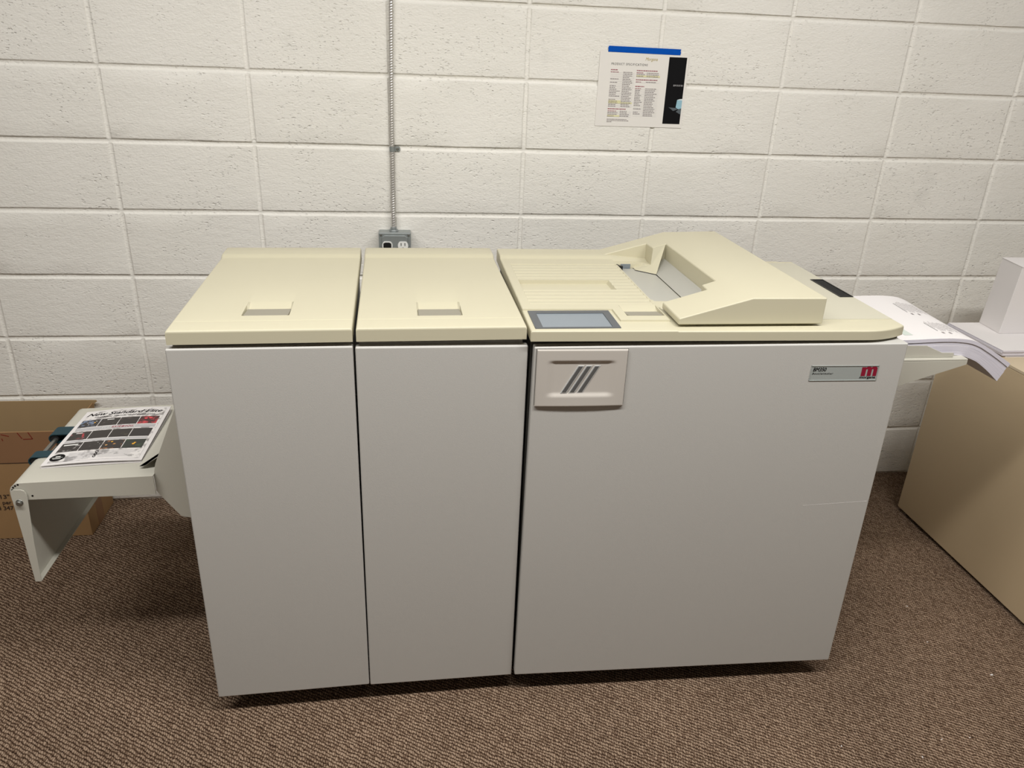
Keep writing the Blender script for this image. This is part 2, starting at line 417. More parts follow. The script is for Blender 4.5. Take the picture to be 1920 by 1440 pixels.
def narrow_lid(parent, xf, w, u0, u1, vf, vm, vb, ztop=.9925):
    """flat lid with a finger latch and a low rear ridge; v runs from front to back"""
    r = .0045
    xa, xb = border(0, w, r); ya, yb = [.0540, .0543, .0550, .0560, .057], [.633, .6345, .636]
    xs = sorted(set(xa + xb + steps([u0, u1]) + [u0 + .004, u1 - .004, w * .3, w * .7]))
    ys = sorted(set(ya + yb + steps([vf]) + [vm, vb, vb - .003, vm + .006, .12, .3, .45, .545, .552, .558, .564, .570, .60]))
    def z(x, y):
        q = ztop - .002 * max(0, (y - .1) / .5)
        q += .0075 * sm((y - .549) / .018)
        q -= edge_round(min(x, w - x), r) + edge_round(.636 - y, .003)
        if y < .0562: q -= .0009 * (1 - (y - .054) / .0022)
        if u0 < x < u1 and vf < y < vb:
            q -= .0085 * min(1, (vb - y) / (vb - vm)) * min(1, max(.0, (min(x - u0, u1 - x)) / .004 + .1)) if y > vm else .0085 * (.25 + .75 * (y - vf) / (vm - vf)) + .001
        return q
    b = NB(); heightfield(b, xs, ys, z, .9638)
    lid = finish('lid', b, cream, parent, xf=xf)
    b = NB()                                          # the fixed rail in front of the lid seam
    ya = [0, r * .1, r * .3, r * .6, r]
    def z2(x, y): return ztop - edge_round(min(x, w - x), r) - edge_round(y, r) - (.0009 if y > .0525 else 0)
    heightfield(b, sorted(set(xa + xb)), ya + [.05, .052, .0528, .0534], z2, .9638)
    finish('front_rail', b, cream, parent, xf=xf)
    b = NB()                                          # hinged latch plate rising to the front
    n = 10; e = .0022
    A = [(u0 + e, vm), (u1 - e, vm), (u1 - e, vf + .006), (u1 - e - .003, vf + .0022), (u0 + e + .003, vf + .0022), (u0 + e, vf + .006)]
    def zp(v): return ztop - .0068 * (v - vf) / (vm - vf)
    hexa(b, [(p[0], p[1], zp(p[1]) - .002) for p in A], [(p[0], p[1], zp(p[1])) for p in A])
    finish('latch', b, grey_plate, lid, xf=xf, bevel=.0006)
    return lid

# ------------------------------------------------------------------ cabinet 1: trimmer end with the delivery tray
M1 = frame_xf(.393, -1.004, 1.26)
t1 = thing('finishing_cabinet', 'narrow cream-topped floor cabinet with the delivery tray on its left side', 'office machine', (.57, -.70, 0))
door(t1, (.388, .955), (.7435, .954), (.387, .059), (.7430, .060), -1.0044, -.9965)
b = NB(); box(b, .004, .345, .0215, .60, .058, .9636)
finish('cabinet_body', b, door_paint, t1, xf=M1, bevel=.002)
narrow_lid(t1, M1, .351, .127, .221, .086, .148, .181)
for u, v in ((.05, .07), (.30, .07), (.05, .54), (.30, .54)):
    p = M1 @ Vector((u, v, 0)); caster(t1, p.x, p.y)
# delivery tray
def trayz(x): return .5945 + .028 * max(0, x)
b = NB()
TX = [-.0235, -.0225, -.019, -.013, -.006, 0, .05, .12, .2, .28]
def tz(x):
    q = trayz(x)
    if x < 0: q -= .024 - math.sqrt(max(0, .024 ** 2 - x ** 2))
    return q
secs = [(x, tz(x)) for x in TX]
prof = [(-.0235, .566)] + secs + [(.28, .5995), (.0, .5915), (-.013, .5875), (-.0205, .579), (-.0205, .566)]
def ribbon(bm, prof, y0, y1):                       # thin curved sheet swept along y
    prism(bm, prof, 'y', y0, y1)
ribbon(b, prof, -.876, -.765)                        # front land
ribbon(b, prof, -.605, -.500)                        # rear land
pm = [(x, z) for x, z in secs if x >= .02] + [(.28, .5995), (.05, .5925)]
ribbon(b, pm, -.765, -.605)                          # middle, cut back for the belts
prism(b, [(-.0235, .566), (-.0225, .578), (-.019, .586), (-.013, .5915), (-.006, .5943), (.0, .5945), (.28, .6025), (.28, .555), (.012, .552), (-.0235, .552)], 'y', -.878, -.875)
prism(b, [(-.0235, .566), (-.0225, .578), (-.019, .586), (-.013, .5915), (-.006, .5943), (.0, .5945), (.28, .6025), (.28, .555), (-.0235, .552)], 'y', -.5005, -.4985)
tray = finish('delivery_tray', b, tray_paint, t1)
for x, z in ((-.0172, .5785), (-.0143, .5845), (-.0095, .5885), (-.0035, .5912), (.021, .562)):
    b = NB(); tube(b, (x, -.8785, z), (x, -.8765, z), .0022, n=12); finish('adjustment_hole', b, black_plastic, tray)
# hanging stop flap: side arms, plate, bottom lip
b = NB()
arm = [(-.0195, .540), (-.0205, .572), (-.017, .5795), (-.012, .5815), (.002, .5812), (.0085, .578), (.0115, .571), (.0120, .560), (.0020, .440), (-.0030, .333), (-.0165, .333), (-.0175, .438)]
prism(b, arm, 'y', -.8835, -.8812); prism(b, arm, 'y', -.4955, -.4932)
hexa(b, [(-.0195, -.8815, .565), (-.0175, -.8815, .565), (-.0145, -.8815, .333), (-.0165, -.8815, .333)], [(-.0195, -.4955, .565), (-.0175, -.4955, .565), (-.0145, -.4955, .333), (-.0165, -.4955, .333)])
box(b, -.0165, -.0030, -.8815, -.4955, .333, .3352)
flap = finish('stop_flap', b, tray_paint, tray, bevel=.0006)
b = NB(); tube(b, (-.006, -.8835, .549), (-.006, -.8905, .549), .0062, .0052, n=18)
tube(b, (-.006, -.8835, .549), (-.006, -.8850, .549), .0078, n=18)
finish('thumb_screw', b, steel, flap, bevel=.0008)
# transport belts on rollers
for y0, y1 in ((-.765, -.735), (-.652, -.610)):
    b = NB(); out = []; inn = []
    R = .0125; cx = -.018; cz = .5975 - R
    for k in range(13):
        a = PI / 2 + PI * k / 12; out.append((cx + R * math.cos(a), cz + R * math.sin(a))); inn.append((cx + (R - .0022) * math.cos(a), cz + (R - .0022) * math.sin(a)))
    pr = [(.06, .5985)] + out + [(.06, cz - R)] + [(.06, cz - R + .0022)] + inn[::-1] + [(.06, .5963)]
    prism(b, pr, 'y', y0, y1); belt = finish('transport_belt', b, teal, tray, smooth=40)
    b = NB(); tube(b, (cx, y0 + .002, cz), (cx, y1 - .002, cz), R - .0024, n=24); finish('roller', b, black_rubber, belt)
b = NB(); tube(b, (-.014, -.735, .583), (-.014, -.652, .583), .0055, n=20); finish('roller_shaft', b, steel, tray)
b = NB(); box(b, -.026, -.022, -.765, -.605, .5665, .571); finish('edge_bar', b, tray_paint, tray)
# inclined deflector the booklet slides down, cheek plate
b = NB()
N_ = 12
def dz(t): return (.256 + .132 * t, .6150 + .074 * t + .022 * t * t)
top = [dz(i / N_) for i in range(N_ + 1)]
pr = [(.2430, .6120), (.2490, .6125)] + top + [(.390, .7085), (.2570, .6125), (.2500, .6105), (.2430, .6103)]
prism(b, pr, 'y', -.846, -.505)
finish('deflector_plate', b, tray_paint, t1, bevel=.0008)
b = NB()
ck = [(.277, .556), (.2775, .600), (.285, .627), (.345, .765), (.352, .772), (.396, .772), (.396, .478), (.340, .4805), (.3300, .4818), (.322, .485), (.2875, .537), (.283, .545)]
prism(b, ck, 'y', -.8635, -.8610); prism(b, ck, 'y', -.5005, -.4980)
box(b, .340, .396, -.861, -.5005, .4785, .4805)
finish('cheek_plate', b, tray_paint, t1, bevel=.0006)

# ------------------------------------------------------------------ the booklet on the tray
BC = {'nl': Vector((.020, -.817, .6030)), 'nr': Vector((.2375, -.812, .6090)), 'fr': Vector((.2315, -.538, .6150)), 'fl': Vector((.0225, -.539, .6030))}
def cov(u, v, dz=0):                                 # u 0..1 across, v 0..1 from near to far edge
    p = BC['nl'].lerp(BC['nr'], u).lerp(BC['fl'].lerp(BC['fr'], u), v)
    hump = .0035 * math.sin(PI * u) * (1 - .5 * v) + .004 * math.sin(PI * u) * v * .6
    return p + Vector((0, 0, hump + dz))
bk = thing('booklet', 'stapled printed booklet with black and white cover grid, lying on the delivery tray', 'booklet', (.13, -.68, .600))
def sheet(dzt, thk, n=16, m=10, lift=None, ins=0.0):
    b = NB()
    def P(u, v, d):
        q = cov(u, v, 0); base = trayz(q.x) + .0006
        k = lift if lift is not None else 1
        zt = base + (q.z - base) * k
        return Vector((q.x, q.y, zt + d))
    T = [[P(ins + (1 - 2 * ins) * i / n, ins + (1 - 2 * ins) * j / m, dzt) for i in range(n + 1)] for j in range(m + 1)]
    gt = [[b.verts.new(p) for p in r] for r in T]; gb = [[b.verts.new(p - Vector((0, 0, thk))) for p in r] for r in T]
    for j in range(m):
        for i in range(n):
            b.faces.new((gt[j][i], gt[j][i + 1], gt[j + 1][i + 1], gt[j + 1][i])); b.faces.new((gb[j][i], gb[j + 1][i], gb[j + 1][i + 1], gb[j][i + 1]))
    for j in range(m):
        for i in (0, n): b.faces.new((gt[j][i], gt[j + 1][i], gb[j + 1][i], gb[j][i]))
    for i in range(n):
        for j in (0, m): b.faces.new((gt[j][i], gb[j][i], gb[j][i + 1], gt[j][i + 1]))
    return b
finish('pages', sheet(0, .0028, lift=.30), paper, bk, smooth=60)
b = sheet(-.0004, .0018)
def cf(dz): return lambda u, v: cov(u, v, dz)
mats = [paper, ink, grunge, pale_ink, orange, gold_pic, red_pic, white_plastic, rose_ink] + arts
A0 = 9
f1, f2, f3 = cf(.0002), cf(.0004), cf(.0006)
quad_on(b, f1, .05, .96, .03, .97, 2, 16, 10)                                    # worn grunge ground
put_text(b, 'New Standard Elite', f2, .055, .885, .870, .058, shear=.35, offset=.028, mi=1)
put_text(b, 'The New Standard of Evolution', f2, .16, .835, .70, .026, shear=.3, offset=.012, mi=1)
rows = ((.655, .80), (.415, .565), (.205, .360))
for r_, (v0, v1) in enumerate(rows):
    for c_ in range(4):
        u0 = .050 + c_ * .2230; u1 = u0 + .214
        quad_on(b, f2, u0, u1, v0, v1, A0 + r_ * 4 + c_, 4, 3)
quad_on(b, f2, .06, .94, .585, .640, 3, 8, 2)
quad_on(b, f3, .46, .70, .598, .632, 8, 4, 1)
put_text(b, 'AVAILABLE SOON', cf(.0008),   .34, .596, .38, .030, shear=.25, offset=.01, spacing=1.2, mi=7)
quad_on(b, f2, .05, .93, .372, .402, 3, 8, 2)
quad_on(b, f3, .34, .42, .768, .782, 7)
quad_on(b, f3, .10, .17, .535, .548, 7); quad_on(b, f3, .075, .225, .315, .335, 7, 3, 1)
for (u, v, s, k) in ((.215, .735, .012, 4), (.225, .76, .008, 7), (.54, .27, .014, 5), (.62, .285, .012, 5), (.58, .325, .012, 4), (.82, .275, .016, 4), (.83, .295, .013, 4), (.19, .51, .012, 6), (.20, .48, .014, 6), (.79, .755, .02, 6), (.84, .765, .022, 6), (.43, .33, .005, 7), (.46, .30, .004, 7), (.13, .74, .010, 3), (.16, .70, .009, 3)):
    n = 9; vs = [b.verts.new(cov(u + s * math.cos(2 * PI * i / n) * (1 + .35 * math.sin(i * 2.3)), v + s * .8 * math.sin(2 * PI * i / n), .0007)) for i in range(n)]
    b.faces.new(vs).material_index = k
n = 24; vs = [b.verts.new(cov(  .115 + .075 * math.cos(2 * PI * i / n), .110 + .060 * math.sin(2 * PI * i / n), .0006)) for i in range(n)]
b.faces.new(vs).material_index = 1
quad_on(b, cf(.0008), .060, .170, .108, .112, 7); quad_on(b, cf(.0008), .09, .14, .119, .134, 7); quad_on(b, cf(.0008), .075, .155, .088, .097, 7)
for i in range(9):
    v = .055 + i * .014; quad_on(b, f3, .205 + random.random() * .02, .44 + random.random() * .04, v, v + .004, 3)
    quad_on(b, f3, .53, .84 + random.random() * .06, v + .01, v + .0125, 3, 4, 1)
for i in range(3):
    n = 14; c0, c1 = .492, .085 + i * .038
    o_ = [cov(c0 + .016 * math.cos(2 * PI * k / n), c1 + .019 * math.sin(2 * PI * k / n), .0008) for k in range(n)]
    i_ = [cov(c0 + .009 * math.cos(2 * PI * k / n), c1 + .010 * math.sin(2 * PI * k / n), .0008) for k in range(n)]
    O = [b.verts.new(p) for p in o_]; I = [b.verts.new(p) for p in i_]
    for k in range(n): b.faces.new((O[k], O[(k + 1) % n], I[(k + 1) % n], I[k])).material_index = 1
finish('cover', b, mats, bk, smooth=60)

# ------------------------------------------------------------------ cabinet 2
M2 = frame_xf(.7510, -.996, .92)
t2 = thing('finishing_cabinet', 'narrow cream-topped floor cabinet in the middle of the row, without tray or screen', 'office machine', (.92, -.70, 0))
door(t2, (.748, .952), (1.0995, .9495), (.7455, .058), (1.0985, .054), -.9965, -.9905)
b = NB(); box(b, .004, .340, .0215, .60, .0585, .9636); finish('cabinet_body', b, door_paint, t2, xf=M2, bevel=.002)
narrow_lid(t2, M2, .344, .124, .218, .073, .135, .169)
for u, v in ((.05, .07), (.30, .07), (.05, .54), (.30, .54)):
    p = M2 @ Vector((u, v, 0)); caster(t2, p.x, p.y)

# ------------------------------------------------------------------ cabinet 3: the booklet maker proper
t3 = thing('booklet_maker', 'wide cream-topped machine with touch screen, raised feed cover and big plain door', 'office machine', (1.52, -.70, 0))
YL, YR = -1.0004, -1.0190
door(t3, (1.1110, .9495), (1.9330, .9570), (1.1045, .0625), (1.9440, .0585), YL, YR, th=.024)
b = NB(); box(b, 1.106, 1.934, -.975, -.42, .058, .9600); finish('cabinet_body', b, [dark_metal], t3, bevel=.002)
b = NB(); hexa(b, [(1.115, YL + .0245, .948), (1.930, YR + .0245, .9555), (1.930, YR + .0245, .93), (1.115, YL + .0245, .93)], [(1.115, -.95, .948), (1.930, -.95, .9555), (1.930, -.95, .93), (1.115, -.95, .93)])
finish('top_ledge', b, door_paint, t3)
for x, y in ((1.17, -.92), (1.88, -.92), (1.17, -.47), (1.88, -.47)): caster(t3, x, y)

def map3(x, y):
    k = max(0, min(1, (-.5 - y) / .5)); Y = y - .0165 * (x - 1.1) * k
    if x > 1.835: Y += .034 * ((x - 1.835) / .103) ** 2 * max(0, min(1, (-.90 - y) / .10))
    return x, Y
X0, X1, Y0, Y1 = 1.1020, 1.938, -1.0025, -.362
rr = .0035
RIBP = .0262
def z3(x, y):
    z = .990
    panel = y < -.8730 and x < 1.303 or y < -.9460 and x < 1.412
    if panel: z = .9862
    elif x > 1.412: z = .9850
    else:
        if 1.124 < x < 1.408 and -.838 < y < -.495:
            z = .9880
            if 1.124 < x < 1.352 and -.724 < y < -.645: z = .9800 + .008 * sm((x - 1.3475) / .0045)
            else:
                f = ((y + .838) / RIBP) % 1.0
                z += .0016 * sm(f / .25) * (1 - sm((f - .6) / .4))
        if 1.325 < x < 1.409 and -.917 < y < -.846:
            if y > -.872: z = .990 - .0090 * min(1, (-.846 - y) / .026)
            else: z = .981 + .006 * (-.872 - y) / .045
    if x > 1.412 and y < -.455:
        if x < 1.60 and -.800 < y < -.474: z = .9680
        if x > 1.765 and abs(y + .9415) < .0008 and x < 1.934: z -= .0008
    if y > -.445:
        zr = .9972
        if x < 1.55: z = .990 + (zr - .990) * sm((y + .445) / .016)
        elif x > 1.70: z = max(.9645, .985 - max(0, y + .455) * .5)
    z -= edge_round(min(x - X0, X1 - x), rr) + edge_round(y - Y0, rr)
    return z
xa, xb = border(X0, X1, rr); ya, yb = border(Y0, Y1, rr)
xs = sorted(set(xa + xb + steps([1.124, 1.408, 1.412, 1.325, 1.409, 1.303, 1.60]) + [1.3475, 1.349, 1.3505, 1.352, 1.3526, 1.20, 1.55, 1.70, 1.7646, 1.7652, 1.835, 1.85, 1.865, 1.88, 1.895, 1.908, 1.92, 1.928]))
ribs = []
y = -.838
while y < -.495:
    for f in (0, .12, .25, .6, .8): ribs.append(y + f * RIBP)
    y += RIBP
ys = sorted(set(ya + [Y1] + [q for q in ribs if q < -.4955] + steps([-.838, -.495, -.724, -.645, -.873, -.946, -.800, -.474, -.917]) + [-.846, -.872, -.9425, -.9420, -.9415, -.9410, -.9405, -.445, -.441, -.437, -.433, -.429, -.455, -.41, -.39, -.98, -.96, -.93, -.90, -.89]))
b = NB(); heightfield(b, xs, ys, z3, .9632, map3)
top = finish('top_cover', b, cream, t3, smooth=22)
# touch screen
def frame(b, x0, x1, y0, y1, w, z0, z1):
    for q in ((x0, x1, y1 - w, y1), (x0, x1, y0, y0 + w * .35), (x0, x0 + w, y0 + w * .35, y1 - w), (x1 - w, x1, y0 + w * .35, y1 - w)): box(b, *q, z0, z1)
b = NB(); frame(b, 1.1125, 1.2935, -.9905, -.8785, .0165, .9845, .9882); ts = finish('touch_screen', b, bezel_grey, t3, bevel=.0004)
b = NB(); box(b, 1.1285, 1.2775, -.9850, -.8945, .9845, .9866); finish('display', b, screen_glass, ts)
# finger latch
b = NB()
L3 = [(1.3275, -.872), (1.4065, -.872), (1.4065, -.911), (1.4035, -.9148), (1.3305, -.9148), (1.3275, -.911)]
hexa(b, [(p[0], p[1] - .004, .9895 - .0065 * (p[1] + .9148) / .043 - .002) for p in L3], [(p[0], p[1] - .004, .9905 - .0065 * (p[1] + .9148) / .043) for p in L3])
finish('latch', b, grey_plate, top, bevel=.0006)
b = NB(); hexa(b, [(1.7430, -.9405, .9846), (1.9345, -.9405, .9846), (1.9345, -.4600, .9846), (1.7430, -.4600, .9846)], [(1.7430, -.9405, .9858), (1.9345, -.9405, .9858), (1.9345, -.4600, .9858), (1.7430, -.4600, .9858)])
o = finish('rear_panel', b, mat('grey_cream_panel', rgb(194, 190, 172), .45), t3)
# handle slot near the right edge
b = NB(); frame(b, 1.8985, 1.9335, -.7790, -.6280, .0028, .9850, .9874); sl = finish('handle_slot', b, black_plastic, top)
b = NB(); box(b, 1.9010, 1.9310, -.7770, -.6300, .9850, .9862); finish('slot_floor', b, black_rubber, sl)
# paper path behind the ribs
b = NB(); box(b, 1.4285, 1.5085, -.790, -.480, .9690, .9735); finish('feed_bed', b, feed_grey, t3)
b = NB(); hexa(b, [(1.4130, -.79, .9872), (1.4285, -.79, .9736), (1.4285, -.79, .9690), (1.4130, -.79, .9690)], [(1.4130, -.500, .9872), (1.4285, -.500, .9736), (1.4285, -.500, .9690), (1.4130, -.500, .9690)])
finish('feed_lip', b, cream, t3)
b = NB(); hexa(b, [(1.5105, -.478, .9745), (1.5485, -.478, 1.0015), (1.5520, -.478, 1.0000), (1.5140, -.478, .9720)], [(1.5105, -.830, .9745), (1.5485, -.830, 1.0015), (1.5520, -.830, 1.0000), (1.5140, -.830, .9720)])
finish('feed_plate', b, feed_grey, t3)
b = NB(); box(b, 1.4290, 1.4560, -.4755, -.4735, .970, .9850); finish('sensor_window', b, slate, t3)
b = NB(); box(b, 1.4070, 1.4270, -.5050, -.4960, .970, .9870); tube(b, (1.4100, -.4995, .990), (1.4200, -.5005, .985), .0022, n=10); finish('release_lever', b, black_plastic, t3)
# raised feed cover
def zr(x): return 1.049 if x >= 1.576 else 1.049 - .282 * (1.576 - x)
Lp = [(1.391, -.363), (1.391, -.4195), (1.510, -.4250), (1.5125, -.4780), (1.5495, -.4750), (1.5515, -.8300), (1.5200, -.8330), (1.5190, -.8680), (1.4180, -.8720), (1.4185, -.9850), (1.576, -.9850), (1.576, -.363)]
Rp = [(1.576, -.9850), (1.7420, -.9850), (1.7375, -.3450), (1.576, -.3450 - .018)]
def zb(x, y): return .9905 if y < -.5 else (.9700 if y > -.48 else .98)
b = NB()
key = {}
def V(x, y, t):
    k = (round(x, 5), round(y, 5), t)
    if k not in key: key[k] = b.verts.new((x, y, zr(x) if t else zb(x, y)))
    return key[k]
for P in (Lp, Rp):
    b.faces.new([V(x, y, 1) for x, y in P]); b.faces.new([V(x, y, 0) for x, y in P][::-1])
allp = Lp[:-1] + []
loop = Lp[:11] + Rp[1:3] + [Lp[11]]
for i in range(len(loop)):
    p, q = loop[i], loop[(i + 1) % len(loop)]
    b.faces.new((V(*p, 0), V(*q, 0), V(*q, 1), V(*p, 1)))
fc = finish('feed_cover', b, cream, t3, bevel=.0028, seg=3, smooth=30)
b = NB()                                             # drafted side guide under the rear arm
F = [(1.5140, -.4790, 1.0310), (1.5095, -.4860, .9860), (1.4920, -.4890, .9860), (1.4640, -.4985, .9750), (1.5095, -.5420, .9750), (1.5480, -.4775, 1.0405)]
B = [(1.5140, -.4620, 1.0290), (1.5095, -.4620, .9860), (1.4920, -.4620, .9860), (1.4640, -.4620, .9750), (1.5300, -.4620, .9750), (1.5480, -.4620, 1.0390)]
hexa(b, F, B); finish('paper_guide', b, cream, fc, bevel=.0008)
b = NB(); hexa(b, [(1.4640, -.4990, .9738), (1.5095, -.5430, .9738), (1.5095, -.5410, .9738), (1.4640, -.4970, .9738)], [(1.4640, -.4990, .9752), (1.5095, -.5430, .9752), (1.5095, -.5410, .9752), (1.4640, -.4970, .9752)])  # black strip painting the dark of the open gap under the guide
finish('guide_gap_shade', b, black_rubber, fc)
# low side block beside the latch
b = NB(); hexa(b, [(1.4095, -.8100, .9905), (1.4165, -.8100, .9905), (1.4165, -.868, .9905), (1.4125, -.868, .9905)], [(1.4095, -.8100, .985), (1.4165, -.8100, .985), (1.4165, -.868, .985), (1.4125, -.868, .985)])
finish('side_block', b, cream, top, bevel=.001)

# emblem panel, upper left of the door
def dy(x): return YL + (x - 1.1045) * (YR - YL) / .84
b = NB()
nx, nz = 40, 36
ex0, ex1, ez0, ez1 = 1.1165, 1.3085, .8165, .9455
def ef(i, j):
    s = i / nx; t = j / nz; x = ex0 + (ex1 - ex0) * s; z = ez0 + (ez1 - ez0) * t
    d = .0052 + .0022 * math.sin(PI * min(1, max(0, s))) ** .7 * (1 - t) ** 3
    k = sm((z - .8375) / .0110) * sm((.9225 - z) / .0090) * sm((s - .10) / .12) * sm((.90 - s) / .12)
    d -= .0042 * k
    e = min(s * (ex1 - ex0), (1 - s) * (ex1 - ex0), (1 - t) * (ez1 - ez0), t * (ez1 - ez0))
    d -= edge_round(e, .0022)
    return (x, dy(x) - d, z)
us = sorted(set([i / 2 for i in range(0, 2 * nx + 1)] + [.1, .2, .35, nx - .1, nx - .2, nx - .35]))
vs_ = sorted(set([i / 2 for i in range(0, 2 * nz + 1)] + [.1, .2, .35, nz - .1, nz - .2, nz - .35]))
g = [[b.verts.new(ef(i, j)) for i in us] for j in vs_]
for j in range(len(vs_) - 1):
    for i in range(len(us) - 1): b.faces.new((g[j][i], g[j][i + 1], g[j + 1][i + 1], g[j + 1][i]))
rim = g[0][:] + [r[-1] for r in g[1:]] + g[-1][-2::-1] + [r[0] for r in g[-2:0:-1]]
low = [b.verts.new((v.co.x, dy(v.co.x) + .002, v.co.z)) for v in rim]
for i in range(len(rim)): b.faces.new((rim[i], low[i], low[(i + 1) % len(rim)], rim[(i + 1) % len(rim)]))
ep = finish('emblem_panel', b, emblem_paint, t3, smooth=50)
b = NB()
hexa(b, [(ex0 - .0010, dy(ex0) - .0003, ez0 + .002), (ex1 + .0014, dy(ex1) - .0003, ez0 + .002), (ex1 + .0014, dy(ex1) - .0003, ez1 + .001), (ex0 - .0010, dy(ex0) - .0003, ez1 + .001)],
     [(ex0 - .0010, dy(ex0) + .003, ez0 + .002), (ex1 + .0014, dy(ex1) + .003, ez0 + .002), (ex1 + .0014, dy(ex1) + .003, ez1 + .001), (ex0 - .0010, dy(ex0) + .003, ez1 + .001)])
finish('panel_gap', b, dark_metal, t3)
for k in range(3):
    o_ = .0175 * k
    P = [(1.1705 + o_, .8462), (1.1838 + o_, .8462), (1.2182 + o_, .9090), (1.2050 + o_, .9090)]
    yb_ = dy(1.2) - .0010
    b = NB(); prism(b, P, 'y', yb_ - .0018, yb_ + .0016)
    bar = finish('emblem_bar', b, rim_chrome, ep, bevel=.0004)
    Q = [(P[0][0] + .0030, P[0][1] + .0026), (P[1][0] - .0016, P[1][1] + .0026), (P[2][0] - .0030, P[2][1] - .0012), (P[3][0] + .0016, P[3][1] - .0012)]
    b = NB(); prism(b, Q, 'y', yb_ - .0024, yb_ - .0015); finish('bar_insert', b, dark_chrome, bar, bevel=.0005)
# name plate
def npf(d): return lambda u, v: (1.7205 + u, dy(1.7205 + u) - d, .8695 + v)
b = NB(); q = npf(.0008)
def plate(b, u0, u1, v0, v1, d0, d1, mi=0):
    a, c = npf(d0), npf(d1); hexa(b, [a(u0, v0), a(u1, v0), a(u1, v1), a(u0, v1)], [c(u0, v0), c(u1, v0), c(u1, v1), c(u0, v1)], mi)
plate(b, 0, .1565, 0, .0355, .0004, -.002)
for r_ in ((0, .1565, 0, .0010), (0, .1565, .0345, .0355), (0, .001, 0, .0355), (.1555, .1565, 0, .0355)): plate(b, *r_, .0014, -.001)
nm = finish('name_plate', b, [silver_label], t3)
b = NB(); t_ = npf(.0007)
put_text(b, 'BM350', t_, .0055, .0225, .0300, .0088, shear=.18, offset=.030)
finish('lettering', b, ink, nm)
b = NB(); put_text(b, 'Bookletmaker', t_, .0050, .0150, .0480, .0046, shear=.25, offset=.014, spacing=1.25)
finish('lettering', b, ink, nm)
b = NB(); put_text(b, 'morgana', t_, .1165, .0050, .0365, .0056, shear=.1, offset=.030)
finish('lettering', b, ink, nm)
b = NB()                                             # the red letter mark
def mk(u, v): return t_(.1180 + u * .0360, .0105 + v * .0225)
TOP = [(0, .94), (.25, .94), (.255, .87), (.30, .945), (.37, .99), (.45, 1.0), (.54, .975), (.60, .90), (.65, .955), (.73, .99), (.82, 1.0), (.91, .97), (.975, .90), (1.0, .80)]
def top_u(u):
    for p, q in zip(TOP, TOP[1:]):
        if p[0] <= u <= q[0]: return p[1] + (q[1] - p[1]) * (u - p[0]) / (q[0] - p[0])
    return .80
def bot_u(u):
    for c in (.335, .705):
        if abs(u - c) < .0549: return .64 + .10 * math.sqrt(max(0, 1 - ((u - c) / .055) ** 2))
    return 0
us_ = sorted(set([p[0] for p in TOP] + [c + d for c in (.335, .705) for d in (-.0551, -.0548, -.04, -.02, 0, .02, .04, .0548, .0551)]))
for u0, u1 in zip(us_, us_[1:]):
    m_ = (u0 + u1) / 2
    b0, b1 = (bot_u(u0), bot_u(u1)) if bot_u(m_) else (0, 0)
    b.faces.new([b.verts.new(mk(*p)) for p in ((u0, b0), (u1, b1), (u1, top_u(u1)), (u0, top_u(u0)))])
bmesh.ops.remove_doubles(b, verts=b.verts, dist=1e-6)
finish('red_letter_mark', b, maroon, nm)
# scratch on the door
b = NB(); hexa(b, [(1.772, dy(1.772) - .0003, .5462), (1.932, dy(1.932) - .0003, .5538), (1.932, dy(1.932) - .0003, .5545), (1.772, dy(1.772) - .0003, .5466)], [(1.772, dy(1.772) + .0005, .5462), (1.932, dy(1.932) + .0005, .5538), (1.932, dy(1.932) + .0005, .5545), (1.772, dy(1.772) + .0005, .5466)])
finish('scratch', b, paper, t3)

# infeed shelf on the right side
b = NB(); box(b, 1.936, 2.217, -.8680, -.500, .8500, .8550); sh = finish('infeed_shelf', b, tray_paint, t3, bevel=.0015)
b = NB()
tri = [(1.936, .8500), (2.2165, .8500), (2.2165, .8400), (2.075, .7940), (1.936, .7450)]
for q0, q1_ in ((-.8680, -.8655), (-.5025, -.500)):
    b = NB(); prism(b, tri, 'y', q0, q1_); finish('shelf_bracket', b, tray_paint, sh, bevel=.0006)
b = NB()
prism(b, [(1.938, .8565), (2.1825, .8575), (2.1830, .8650), (2.1800, .8672), (2.1500, .8680), (2.1040, .8870), (1.938, .8880)], 'y', -.8575, -.8552)
prism(b, [(1.938, .8552), (2.183, .8555), (2.183, .8570), (1.938, .8567)], 'y', -.8575, -.845)
finish('side_guide', b, tray_paint, sh, bevel=.0005)

# ------------------------------------------------------------------ printed sheets on the infeed shelf
SY0, SY1 = -.8450, -.5250
topc = [(1.945, .8965), (2.00, .8970), (2.064, .8978), (2.12, .9000), (2.167, .9008), (2.200, .8995), (2.231, .8955), (2.258, .8865), (2.283, .8735), (2.320, .8530), (2.357, .8310)]
botc = [(1.945, .8558), (2.00, .8558), (2.064, .8558), (2.12, .8562), (2.160, .8566), (2.195, .8562), (2.222, .8520), (2.243, .8450), (2.265, .8350), (2.300, .8110), (2.335, .7830)]
def smooth_curve(P, n=4):
    out = []
    for i in range(len(P) - 1):
        p0 = P[max(0, i - 1)]; p1 = P[i]; p2 = P[i + 1]; p3 = P[min(len(P) - 1, i + 2)]
        for k in range(n):
            t = k / n
            out.append(tuple(.5 * (2 * p1[a] + (p2[a] - p0[a]) * t + (2 * p0[a] - 5 * p1[a] + 4 * p2[a] - p3[a]) * t * t + (3 * p1[a] - p0[a] - 3 * p2[a] + p3[a]) * t ** 3) for a in (0, 1)))
    return out + [P[-1]]
TC, BC_ = smooth_curve(topc), smooth_curve(botc)
def sl_pt(i, k): return (BC_[i][0] + (TC[i][0] - BC_[i][0]) * k, BC_[i][1] + (TC[i][1] - BC_[i][1]) * k)
